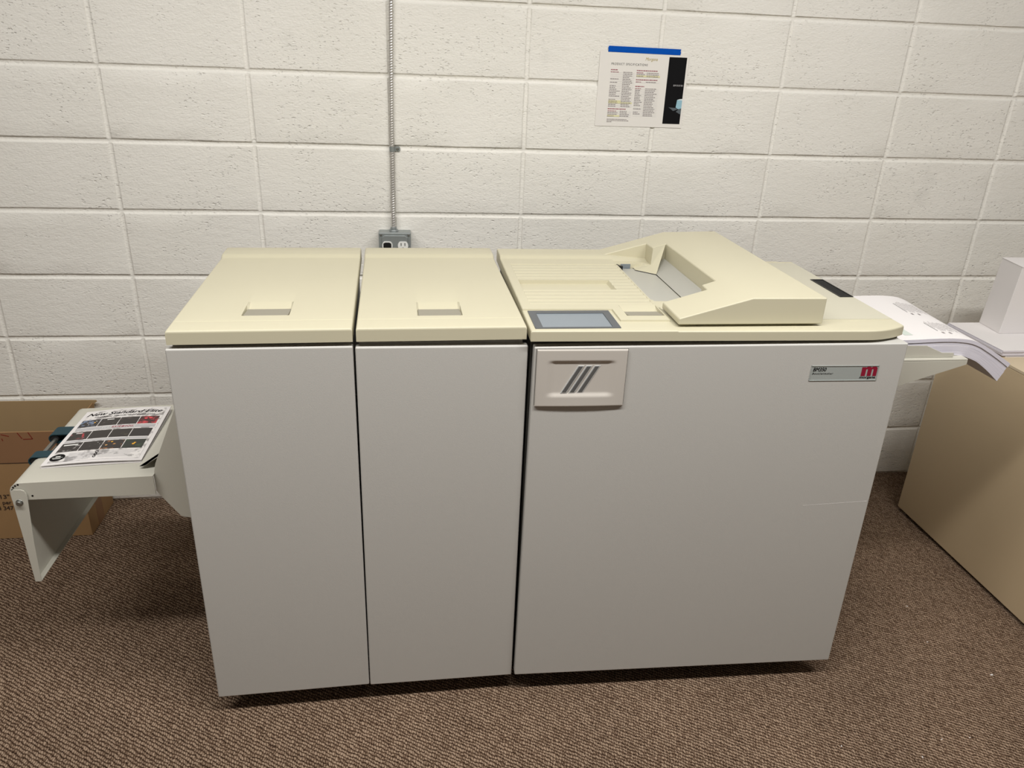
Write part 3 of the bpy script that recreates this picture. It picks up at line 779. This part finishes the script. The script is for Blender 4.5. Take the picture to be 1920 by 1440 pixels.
stk = thing('printed_paper_stack', 'thick stack of printed sheets drooping off the shelf at the right end of the machine', 'paper stack', (2.12, -.69, .8555))
for (k0, k1, oy, ox) in ((0, .56, 0, 0), (.57, .79, .0012, 0), (.80, 1.0, -.0008, 0)):
    b = NB(); uvl = b.loops.layers.uv.new('UVMap')
    n = len(TC); ny = 6
    def bk_(i, t):                                   # gentle rise of the far edge
        return .010 * t * t
    T = [[b.verts.new((sl_pt(i, k1)[0], SY0 + oy + (SY1 - SY0) * j / ny, sl_pt(i, k1)[1] + bk_(i, j / ny) * k1)) for i in range(n)] for j in range(ny + 1)]
    Bm = [[b.verts.new((sl_pt(i, k0)[0], SY0 + oy + (SY1 - SY0) * j / ny, sl_pt(i, k0)[1] + bk_(i, j / ny) * k0)) for i in range(n)] for j in range(ny + 1)]
    for j in range(ny):
        for i in range(n - 1):
            b.faces.new((T[j][i], T[j][i + 1], T[j + 1][i + 1], T[j + 1][i])); b.faces.new((Bm[j][i], Bm[j + 1][i], Bm[j + 1][i + 1], Bm[j][i + 1]))
    side = []
    def sf(vs, uvs):
        f = b.faces.new(vs); f.material_index = 1
        for l, (u, v) in zip(f.loops, uvs): l[uvl].uv = (u, v)
    for i in range(n - 1):
        for j in (0, ny): sf((T[j][i], Bm[j][i], Bm[j][i + 1], T[j][i + 1]), ((i * .1, k1 * .05), (i * .1, k0 * .05), (i * .1 + .1, k0 * .05), (i * .1 + .1, k1 * .05)))
    for j in range(ny):
        for i in (0, n - 1): sf((T[j][i], T[j + 1][i], Bm[j + 1][i], Bm[j][i]), ((j * .1, k1 * .05), (j * .1 + .1, k1 * .05), (j * .1 + .1, k0 * .05), (j * .1, k0 * .05)))
    # the shader reads z from uv.y: remap so its lines run along the sheets
    bun = finish('sheet_bundle', b, [paper, paper_edge], stk, smooth=40)
nt = paper_edge.node_tree
for nd in nt.nodes:
    if nd.type == 'MAPPING': nd.inputs['Scale'].default_value = (.8, 1100, 1)
# print on the top sheet; lines of text run across the shelf
def top_at(x, y):
    for i in range(len(TC) - 1):
        if TC[i][0] <= x <= TC[i + 1][0]:
            t = (x - TC[i][0]) / (TC[i + 1][0] - TC[i][0]); z = TC[i][1] + (TC[i + 1][1] - TC[i][1]) * t; break
    else: z = TC[-1][1]
    t = (y - SY0) / (SY1 - SY0)
    return (x, y, z + .010 * t * t + .0005)
def tl(x0, x1, y0, y1, mi): quad_on(b, top_at, x0, x1, y0, y1, mi, 2, 6)
rp = random.Random(5)
for (xb_, ya_, yb2) in ((2.178, -.655, -.575), (2.173, -.792, -.722)):
    b = NB()
    tl(xb_, xb_ + .0016, ya_, yb2 - .012, 0)
    x = xb_ + .006
    for i in range(11):
        a = ya_ + (0 if i % 4 else .02) * rp.random(); c = yb2 - .012 * rp.random()
        yy = a
        while yy < c - .004:
            w_ = .004 + .010 * rp.random(); tl(x, x + .0011, yy, min(c, yy + w_), 1); yy += w_ + .0018
        x += .0056
    tl(xb_ + .004, xb_ + .010, ya_ - .018, ya_ - .008, 1); tl(xb_ + .024, xb_ + .030, ya_ - .018, ya_ - .008, 1)
    finish('printed_text', b, [head_ink, grey_ink], stk)
b = NB(); tl(2.070, 2.092, -.815, -.776, 0)
finish('printed_mark', b, [green_ink], stk)

# ------------------------------------------------------------------ tan cabinet on the right with papers
cb = thing('storage_cabinet', 'low tan steel cabinet at the right edge of the picture, papers on its top', 'cabinet', (3.0, -.8, 0))
b = NB(); box(b, 2.640, 3.40, -1.50, -.252, .0125, .690); finish('cabinet_body', b, tan, cb, bevel=.002)
b = NB(); box(b, 2.6395, 3.40, -1.50, -.251, .6905, .700); finish('cabinet_top', b, tan_top, cb, bevel=.0015)
for x, y in ((2.663, -.285), (3.37, -.285), (2.663, -1.46), (3.37, -1.46)):
    b = NB(); tube(b, (x, y, 0), (x, y, .004), .018, .018, n=24); tube(b, (x, y, .004), (x, y, .0125), .006, n=12)
    finish('levelling_foot', b, chrome, cb)
b = NB()                                             # loose lower sheets
box(b, 2.668, 3.10, -.488, -.240, .7002, .7030); hexa(b, [(2.662, -.478, .7030), (3.11, -.486, .7030), (3.11, -.236, .7030), (2.662, -.232, .7030)], [(2.662, -.478, .7052), (3.11, -.486, .7052), (3.11, -.236, .7052), (2.662, -.232, .7052)])
lo = finish('paper_sheets', b, [paper], None)
tag(lo, 'thin layer of loose white sheets directly on the tan cabinet, underneath the taller stack', 'paper')
b = NB(); uvl = b.loops.layers.uv.new('UVMap')
for (z0, z1, dx, dy_) in ((.7056, .7120, .003, 0), (.7122, .7170, 0, .002), (.7172, .7225, .001, -.001)):
    a = len(b.faces); box(b, 2.652 + dx, 3.09 + dx, -.489 + dy_, -.229 + dy_, z0, z1); b.faces.ensure_lookup_table()
    for f in b.faces[a:]:
        f.normal_update()
        if abs(f.normal.z) < .5: f.material_index = 1
        for l in f.loops: l[uvl].uv = (l.vert.co.x + l.vert.co.y, l.vert.co.z * 1.0)
hi = finish('paper_ream', b, [paper, paper_edge], None)
tag(hi, 'flat stack of large white blank sheets on the tan cabinet, white box standing on it', 'paper stack')
# white box standing on the papers
wb = thing('white_box', 'plain white cardboard box standing upright on the stack of blank sheets', 'box', (2.87, -.285, .7226))
b = NB()
hexa(b, [(2.754, -.340, .7226), (3.03, -.340, .7226), (3.03, -.229, .7226), (2.766, -.229, .7226)], [(2.764, -.341, .943), (3.04, -.341, .943), (3.04, -.230, .945), (2.781, -.230, .945)])
finish('carton', b, [paper], wb, bevel=.0015)
b = NB(); hexa(b, [(2.763, -.342, .9432), (3.041, -.342, .9432), (3.041, -.229, .9452), (2.780, -.229, .9452)], [(2.763, -.342, .9446), (3.041, -.342, .9446), (3.041, -.229, .9466), (2.780, -.229, .9466)])
finish('top_flap', b, [paper], wb)

# ------------------------------------------------------------------ cardboard box by the left wall
kb = thing('cardboard_box', 'open brown cardboard box on the carpet against the wall behind the delivery tray', 'box', (-.45, -.11, 0))
b = NB(); t = .004; x0, x1, y0, y1, H = -.80, -.182, -.212, -.014, .385
box(b, x0, x1, y0, y0 + t, .001, H); box(b, x0, x0 + t, y0 + t, y1 - t, .001, H)
hexa(b, [(x1 - t, y0 + t, .001), (x1, y0 + t, .001), (x1, y1 - t, .001), (x1 - t, y1 - t, .001)], [(x1 - t, y0 + t, H), (x1, y0 + t, H), (x1, y1 - t, H + .004), (x1 - t, y1 - t, H + .004)])
box(b, x0 + t, x1 - t, y0 + t, y1 - t, .001, .004)
cbx = finish('box_walls', b, kraft, kb, bevel=.001)
b = NB(); pr = [(x0, .001), (x1, .001), (x1, .380), (x1 + .006, .388), (x1 + .012, .392), (x1 + .010, .3965), (x1 - .01, .3975), (x0, .400)]
prism(b, pr, 'y', y1 - t, y1); finish('back_panel', b, kraft_in, kb)
b = NB(); box(b, x0, x1 + .001, y0 - .0006, y0, .279, .384); finish('packing_tape', b, kraft_tape, kb)
b = NB(); box(b, x1, x1 + .0006, y0 + .06, y0 + .11, .0, .20); finish('side_tape', b, kraft_tape, kb)
b = NB(); box(b, x0, x1, y0 - .0009, y0, .2765, .2785); finish('crease', b, box_ink, kb)
def bx(u, v): return (u, y0 - .0012, v)
b = NB()
put_text(b, '13"', bx, -.4275, .152, .0260, .0140, offset=.02)
put_text(b, 'per Ctn', bx, -.4260, .131, .060, .0130, offset=.02)
put_text(b, '4 34711', bx, -.4440, .110, .062, .0140, offset=.02)
finish('box_print', b, box_ink, kb)
b = NB()
def stroke(pts, w=.0013):
    for (a, c) in zip(pts, pts[1:]):
        d = Vector((c[0] - a[0], c[1] - a[1])).normalized() * w; nn = Vector((-d.y, d.x))
        hexa(b, [bx(a[0] + nn.x, a[1] + nn.y), bx(a[0] - nn.x, a[1] - nn.y), bx(c[0] - nn.x, c[1] - nn.y), bx(c[0] + nn.x, c[1] + nn.y)],
             [(q[0], y0 - .0002, q[2]) for q in (bx(a[0] + nn.x, a[1] + nn.y), bx(a[0] - nn.x, a[1] - nn.y), bx(c[0] - nn.x, c[1] - nn.y), bx(c[0] + nn.x, c[1] + nn.y))])
stroke([(-.333, .383), (-.3225, .362)]); stroke([(-.320, .3600), (-.2930, .3605), (-.3020, .383)]); finish('marker_lines', b, box_pen, kb)
b = NB(); stroke([(-.380, .378), (-.358, .371)]); stroke([(-.380, .364), (-.3785, .356)])
finish('marker_lines', b, box_pen, kb)

# ------------------------------------------------------------------ outlet box and its flexible conduit
ob = thing('outlet_box', 'galvanised steel outlet box with two receptacles mounted on the block wall', 'outlet', (.816, -.02, .868))
b = NB(); box(b, .7660, .8660, -.046, .0005, .868, .9680); finish('box_shell', b, zinc, ob, bevel=.003, seg=3)
b = NB(); P = [(.771, .868), (.861, .868), (.866, .873), (.866, .953), (.857, .953), (.857, .9585), (.850, .9635), (.782, .9635), (.775, .9585), (.775, .953), (.766, .953), (.766, .873)]
prism(b, [(.767, .8685), (.865, .8685), (.8655, .967), (.7665, .967)], 'y', -.0485, -.046)
prism(b, [(.776, .874), (.856, .874), (.856, .953), (.848, .9605), (.784, .9605), (.776, .953)], 'y', -.0535, -.0485)
cp = finish('cover_plate', b, zinc, ob, bevel=.0016, seg=3)
for x in (.7735, .8585):
    for z in (.873, .9605):
        b = NB(); tube(b, (x, -.0485, z), (x, -.0508, z), .0036, .0028, n=14); finish('plate_screw', b, steel, cp)
def recept(cx, m, dark):
    b = NB(); n = 28; P = []
    for i in range(n):
        a = 2 * PI * i / n; P.append((cx + .0165 * math.cos(a), .918 + max(-.0135, min(.0135, .0165 * math.sin(a)))))
    prism(b, P, 'y', -.0565, -.0535); r = finish('receptacle', b, white_plastic, cp, bevel=.0006)
    b = NB()
    if dark: prism(b, [(cx - .0125, .9085), (cx + .0125, .9085), (cx + .0125, .9250), (cx + .006, .9285), (cx - .006, .9285), (cx - .0125, .9250)], 'y', -.0680, -.0565); finish('plug', b, black_plastic, r, bevel=.001)
    else:
        for u in (-.0062, .0045): box(b, cx + u, cx + u + .0020, -.0570, -.0564, .918, .9265)
        tube(b, (cx, -.0570, .9105), (cx, -.0564, .9105), .0026, n=12); finish('slot', b, black_plastic, r)
def recept2(cx, dark):
    b = NB(); n = 28; P = []
    for i in range(n):
        a = 2 * PI * i / n; P.append((cx + .0165 * math.cos(a), .9290 + max(-.0135, min(.0135, .0165 * math.sin(a)))))
    prism(b, P, 'y', -.0565, -.0535); r = finish('receptacle', b, white_plastic, cp, bevel=.0006)
    b = NB()
    if dark:
        prism(b, [(cx - .0122, .9185), (cx + .0122, .9185), (cx + .0122, .9365), (cx + .006, .9395), (cx - .006, .9395), (cx - .0122, .9365)], 'y', -.0590, -.0560); finish('dark_insert', b, black_plastic, r, bevel=.001)
    else:
        for u in (-.0070, .0048): box(b, cx + u, cx + u + .0022, -.0570, -.0562, .929, .9380)
        tube(b, (cx, -.0570, .9215), (cx, -.0562, .9215), .0026, n=12); finish('slot', b, black_plastic, r)
recept2(.7925, True); recept2(.8410, False)
b = NB(); tube(b, (.8125, -.020, .968), (.8125, -.020, .9735), .0150, .0135, n=24); tube(b, (.8125, -.020, .9735), (.8126, -.020, .981), .0102, .0092, n=24)
finish('conduit_connector', b, zinc, ob, bevel=.001)
cd = thing('flexible_conduit', 'ribbed metal conduit running straight up the block wall from the outlet box', 'conduit', (.8125, -.014, .981))
b = NB()
def cpath(z): return (.8125 + .0085 * ((z - .98) / .65) - .004 * math.sin(PI * min(1, (z - .98) / .65)) * .6, -.0185 + .0105 * sm((z - .98) / .12))
n = 12; zz = .978; prev = None; pitch = .0072; k = 0
while zz < 2.77:
    ph = (k % 4)
    r_ = (.0056, .0066, .0068, .0062)[ph]
    cx_, cy_ = cpath(zz)
    ring = [b.verts.new((cx_ + r_ * math.cos(2 * PI * i / n), cy_ + r_ * math.sin(2 * PI * i / n), zz + .0022 * math.cos(2 * PI * i / n))) for i in range(n)]
    if prev:
        for i in range(n): b.faces.new((prev[i], prev[(i + 1) % n], ring[(i + 1) % n], ring[i]))
    prev = ring; zz += pitch / 4; k += 1
finish('armour', b, armour, cd, smooth=80)
b = NB(); cx_, cy_ = cpath(1.2155)
for i in range(10):
    a0 = PI + PI * i / 10 - .1; a1 = PI + PI * (i + 1) / 10 - .1; R_ = .0082
    P0 = (cx_ + R_ * math.cos(a0), cy_ + R_ * math.sin(a0)); P1 = (cx_ + R_ * math.cos(a1), cy_ + R_ * math.sin(a1))
    Q0 = (cx_ + .0068 * math.cos(a0), cy_ + .0068 * math.sin(a0)); Q1 = (cx_ + .0068 * math.cos(a1), cy_ + .0068 * math.sin(a1))
    hexa(b, [(*P0, 1.2085), (*P1, 1.2085), (*Q1, 1.2085), (*Q0, 1.2085)], [(*P0, 1.2225), (*P1, 1.2225), (*Q1, 1.2225), (*Q0, 1.2225)])
prism(b, [(cx_ + .0072, 1.2085), (cx_ + .022, 1.2085), (cx_ + .0245, 1.2125), (cx_ + .0245, 1.2185), (cx_ + .022, 1.2225), (cx_ + .0072, 1.2225)], 'y', -.0030, -.0014)
box(b, cx_ + .0066, cx_ + .0082, -.0030, cy_ + .001, 1.2085, 1.2225)
st = finish('conduit_strap', b, zinc, cd)
b = NB(); tube(b, (cx_ + .0165, -.0028, 1.2155), (cx_ + .0165, -.0056, 1.2155), .0042, .0032, n=14); finish('strap_screw', b, steel, st)

# ------------------------------------------------------------------ specification sheet on the wall
ps = thing('specification_sheet', 'printed white specification page with a black side panel taped to the wall', 'poster', (1.58, -.003, 1.2995))
PX, PZ = 1.4395, 1.2995
def pf(d): return lambda u, v: (PX + u, -.0022 - d, PZ + v)
b = NB(); hexa(b, [(PX, -.0022, PZ), (PX + .2794, -.0022, PZ), (PX + .2794, -.0022, PZ + .2159), (PX, -.0022, PZ + .2159)], [(PX, -.0014, PZ), (PX + .2794, -.0014, PZ), (PX + .2794, -.0014, PZ + .2159), (PX, -.0014, PZ + .2159)])
sheet_o = finish('sheet', b, poster_paper, ps)
b = NB(); q1, q2, q3 = pf(.0003), pf(.0006), pf(.0009)
quad_on(b, q1, .2165, .2725, .0115, .2045, 0)                   # black side panel
put_text(b, 'BM350', q2, .2385, .1220, .0230, .0050, shear=.1, spacing=1.2, mi=1)
quad_on(b, q2, .2640, .2658, .1220, .1270, 1); quad_on(b, q2, .2685, .2692, .1220, .1270, 1)
def poly(pts, q, mi): b.faces.new([b.verts.new(q(*p)) for p in pts]).material_index = mi
poly([(.2300, .0615), (.2450, .0560), (.2560, .0590), (.2470, .0500)], q2, 3); poly([(.2320, .0605), (.2560, .0590), (.2610, .0555), (.2480, .0505)], q3, 3)
poly([(.2540, .0610), (.2560, .0830), (.2725, .0850), (.2725, .0580), (.2620, .0560)], q2, 2)
poly([(.2560, .0830), (.2640, .0855), (.2725, .0862), (.2725, .0820)], q3, 4)
poly([(.2560, .0480), (.2650, .0560), (.2725, .0560), (.2725, .0400)], q2, 3)
finish('side_panel_print', b, [photo_black, pale_ink, photo_blue, photo_grey, photo_pale], sheet_o)
b = NB()
put_text(b, 'PRODUCT SPECIFICATIONS', q1, .0375, .1765, .1130, .0064, offset=.012, spacing=1.35, mi=0)
def lnq(u0, u1, v, h=.0007, mi=1): quad_on(b, q1, u0, u1, v, v + h, mi)
rt = random.Random(11)
def words(u0, u1, v, mi=1, h=.0017):
    u = u0
    while u < u1 - .002:
        w_ = .003 + .005 * rt.random(); quad_on(b, q2, u, min(u1, u + w_), v, v + h, mi); u += w_ + .0012
def table(u0, um, u1, vt, n, head, hm=3, hl=(), skip=()):
    words(u0, u0 + head, vt + .0018, hm, .0026)
    for i in range(n):
        v = vt - .0049 * (i + 1)
        if i in hl: quad_on(b, q1, u0, um if i % 2 else u1, v - .0004, v + .0044, 4)
        lnq(u0, u1, v - .0004, .0004, 2)
        if i not in skip: words(u0, u0 + (um - u0) * (.45 + .4 * rt.random()), v + .0010, 3 if i % 5 == 0 and hm == 3 and i < 2 else 1)
        words(um, um + (u1 - um) * (.6 + .3 * rt.random()), v + .0010, 1)
table(.0370, .0760, .1120, .1600, 21, .021, 3, hl=(17, 18), skip=(1, 2, 3, 5, 7, 15))
table(.0370, .0760, .1120, .0480, 4, .058, 3, hl=(3,))
words(.0365, .100, .0200, 1); words(.0365, .106, .0160, 1); words(.0365, .055, .0120, 1)
table(.1180, .1500, .1930, .1600, 3, .066, 3, hl=(2,))
table(.1180, .1500, .1930, .1340, 1, .068, 3)
table(.1180, .1500, .1930, .1150, 17, .028, 3, skip=(11, 13, 16))
finish('table_print', b, [head_ink, grey_ink, pale_ink, rose_ink, yellow_hl], sheet_o)
b = NB(); put_text(b, 'Morgana', q1, .1420, .1920, .0380, .0090, shear=.35, offset=-.004)
finish('handwriting', b, gold_ink, sheet_o)
b = NB(); P = [(1.4650, 1.5285), (1.6900, 1.5265), (1.6885, 1.5220), (1.6905, 1.5165), (1.6890, 1.5100), (1.4630, 1.5120), (1.4640, 1.5180), (1.4625, 1.5220)]
prism(b, P, 'y', -.0032, -.0024)
tp = finish('masking_tape', b, tape_blue, None); tag(tp, 'strip of blue masking tape holding the top of the specification sheet', 'tape')

# ------------------------------------------------------------------ paper flecks on the carpet
fl = [(2.346, -.770), (2.312, -.920), (2.411, -1.055), (2.134, -1.240), (2.208, -1.242), (1.873, -1.235), (2.053, -1.284)]
first = None
for i, (x, y) in enumerate(fl):
    s = (.0022, .002, .0038, .002, .002, .0022, .0026)[i]
    if first is None:
        b = NB(); hexa(b, [(-1, -.5, 0), (1, -.4, 0), (.8, .5, 0), (-.9, .4, 0)], [(-1, -.5, .4), (1, -.4, .3), (.8, .5, .5), (-.9, .4, .4)])
        first = finish('paper_scrap', b, paper, None); o = first
    else:
        o = first.copy(); C.objects.link(o)
    o.location = (x, y, .0002); o.scale = (s, s, s); o.rotation_euler = (0, 0, -.6 + .3 * i)
    tag(o, 'tiny white paper fleck on the brown carpet between the machine and the tan cabinet', 'paper scrap', 'paper flecks on the carpet')

# ------------------------------------------------------------------ lights: fluorescent ceiling row, plus added fill fixtures further back
def fixture(x, y, lx, ly, power, first=False):
    t = thing('ceiling_light', 'fluorescent fixture on the ceiling in the row in front of the machine' if first else 'added fill light on the ceiling further back in the room, unseen', 'light', (x, y, 2.78), 'ceiling lights in front of the machine' if first else 'added fill lights further back')
    b = NB(); box(b, x - lx / 2 - .03, x + lx / 2 + .03, y - ly / 2 - .03, y + ly / 2 + .03, 2.722, 2.779); finish('housing', b, white_plastic, t, bevel=.004)
    l = bpy.data.lights.new('lamp', 'AREA'); l.shape = 'RECTANGLE'; l.size = lx; l.size_y = ly; l.energy = power; l.color = (1.0, .985, .955)
    o = bpy.data.objects.new('lamp', l); C.objects.link(o); o.location = (x, y, 2.715)
for fx in (-.25, 1.10, 2.45): fixture(fx, -1.80, 1.25, .20, 35, True)
fixture(-1.9, -4.6, 1.25, .3, 8); fixture(4.4, -4.6, 1.25, .3, 8)  # unseen pair, added to give weak fill from behind the camera
w = bpy.data.worlds.new('world'); S.world = w; w.use_nodes = True
w.node_tree.nodes['Background'].inputs[0].default_value = (.9, .93, 1, 1); w.node_tree.nodes['Background'].inputs[1].default_value = .03

# ------------------------------------------------------------------ camera
cam = bpy.data.cameras.new('camera'); cam.sensor_width = 36; cam.sensor_fit = 'HORIZONTAL'; cam.lens = 1427.988 * 36 / 1920
co = bpy.data.objects.new('camera', cam); C.objects.link(co)
co.location = (.8561, -2.4441, 1.5114); co.rotation_euler = (1.1551, -.0381, -.1284); cam.clip_start = .05
S.camera = co
S.view_settings.view_transform = 'Standard'; S.view_settings.look = 'None'; S.view_settings.gamma = 1; S.view_settings.use_curve_mapping = False
S.view_settings.exposure = 0.0
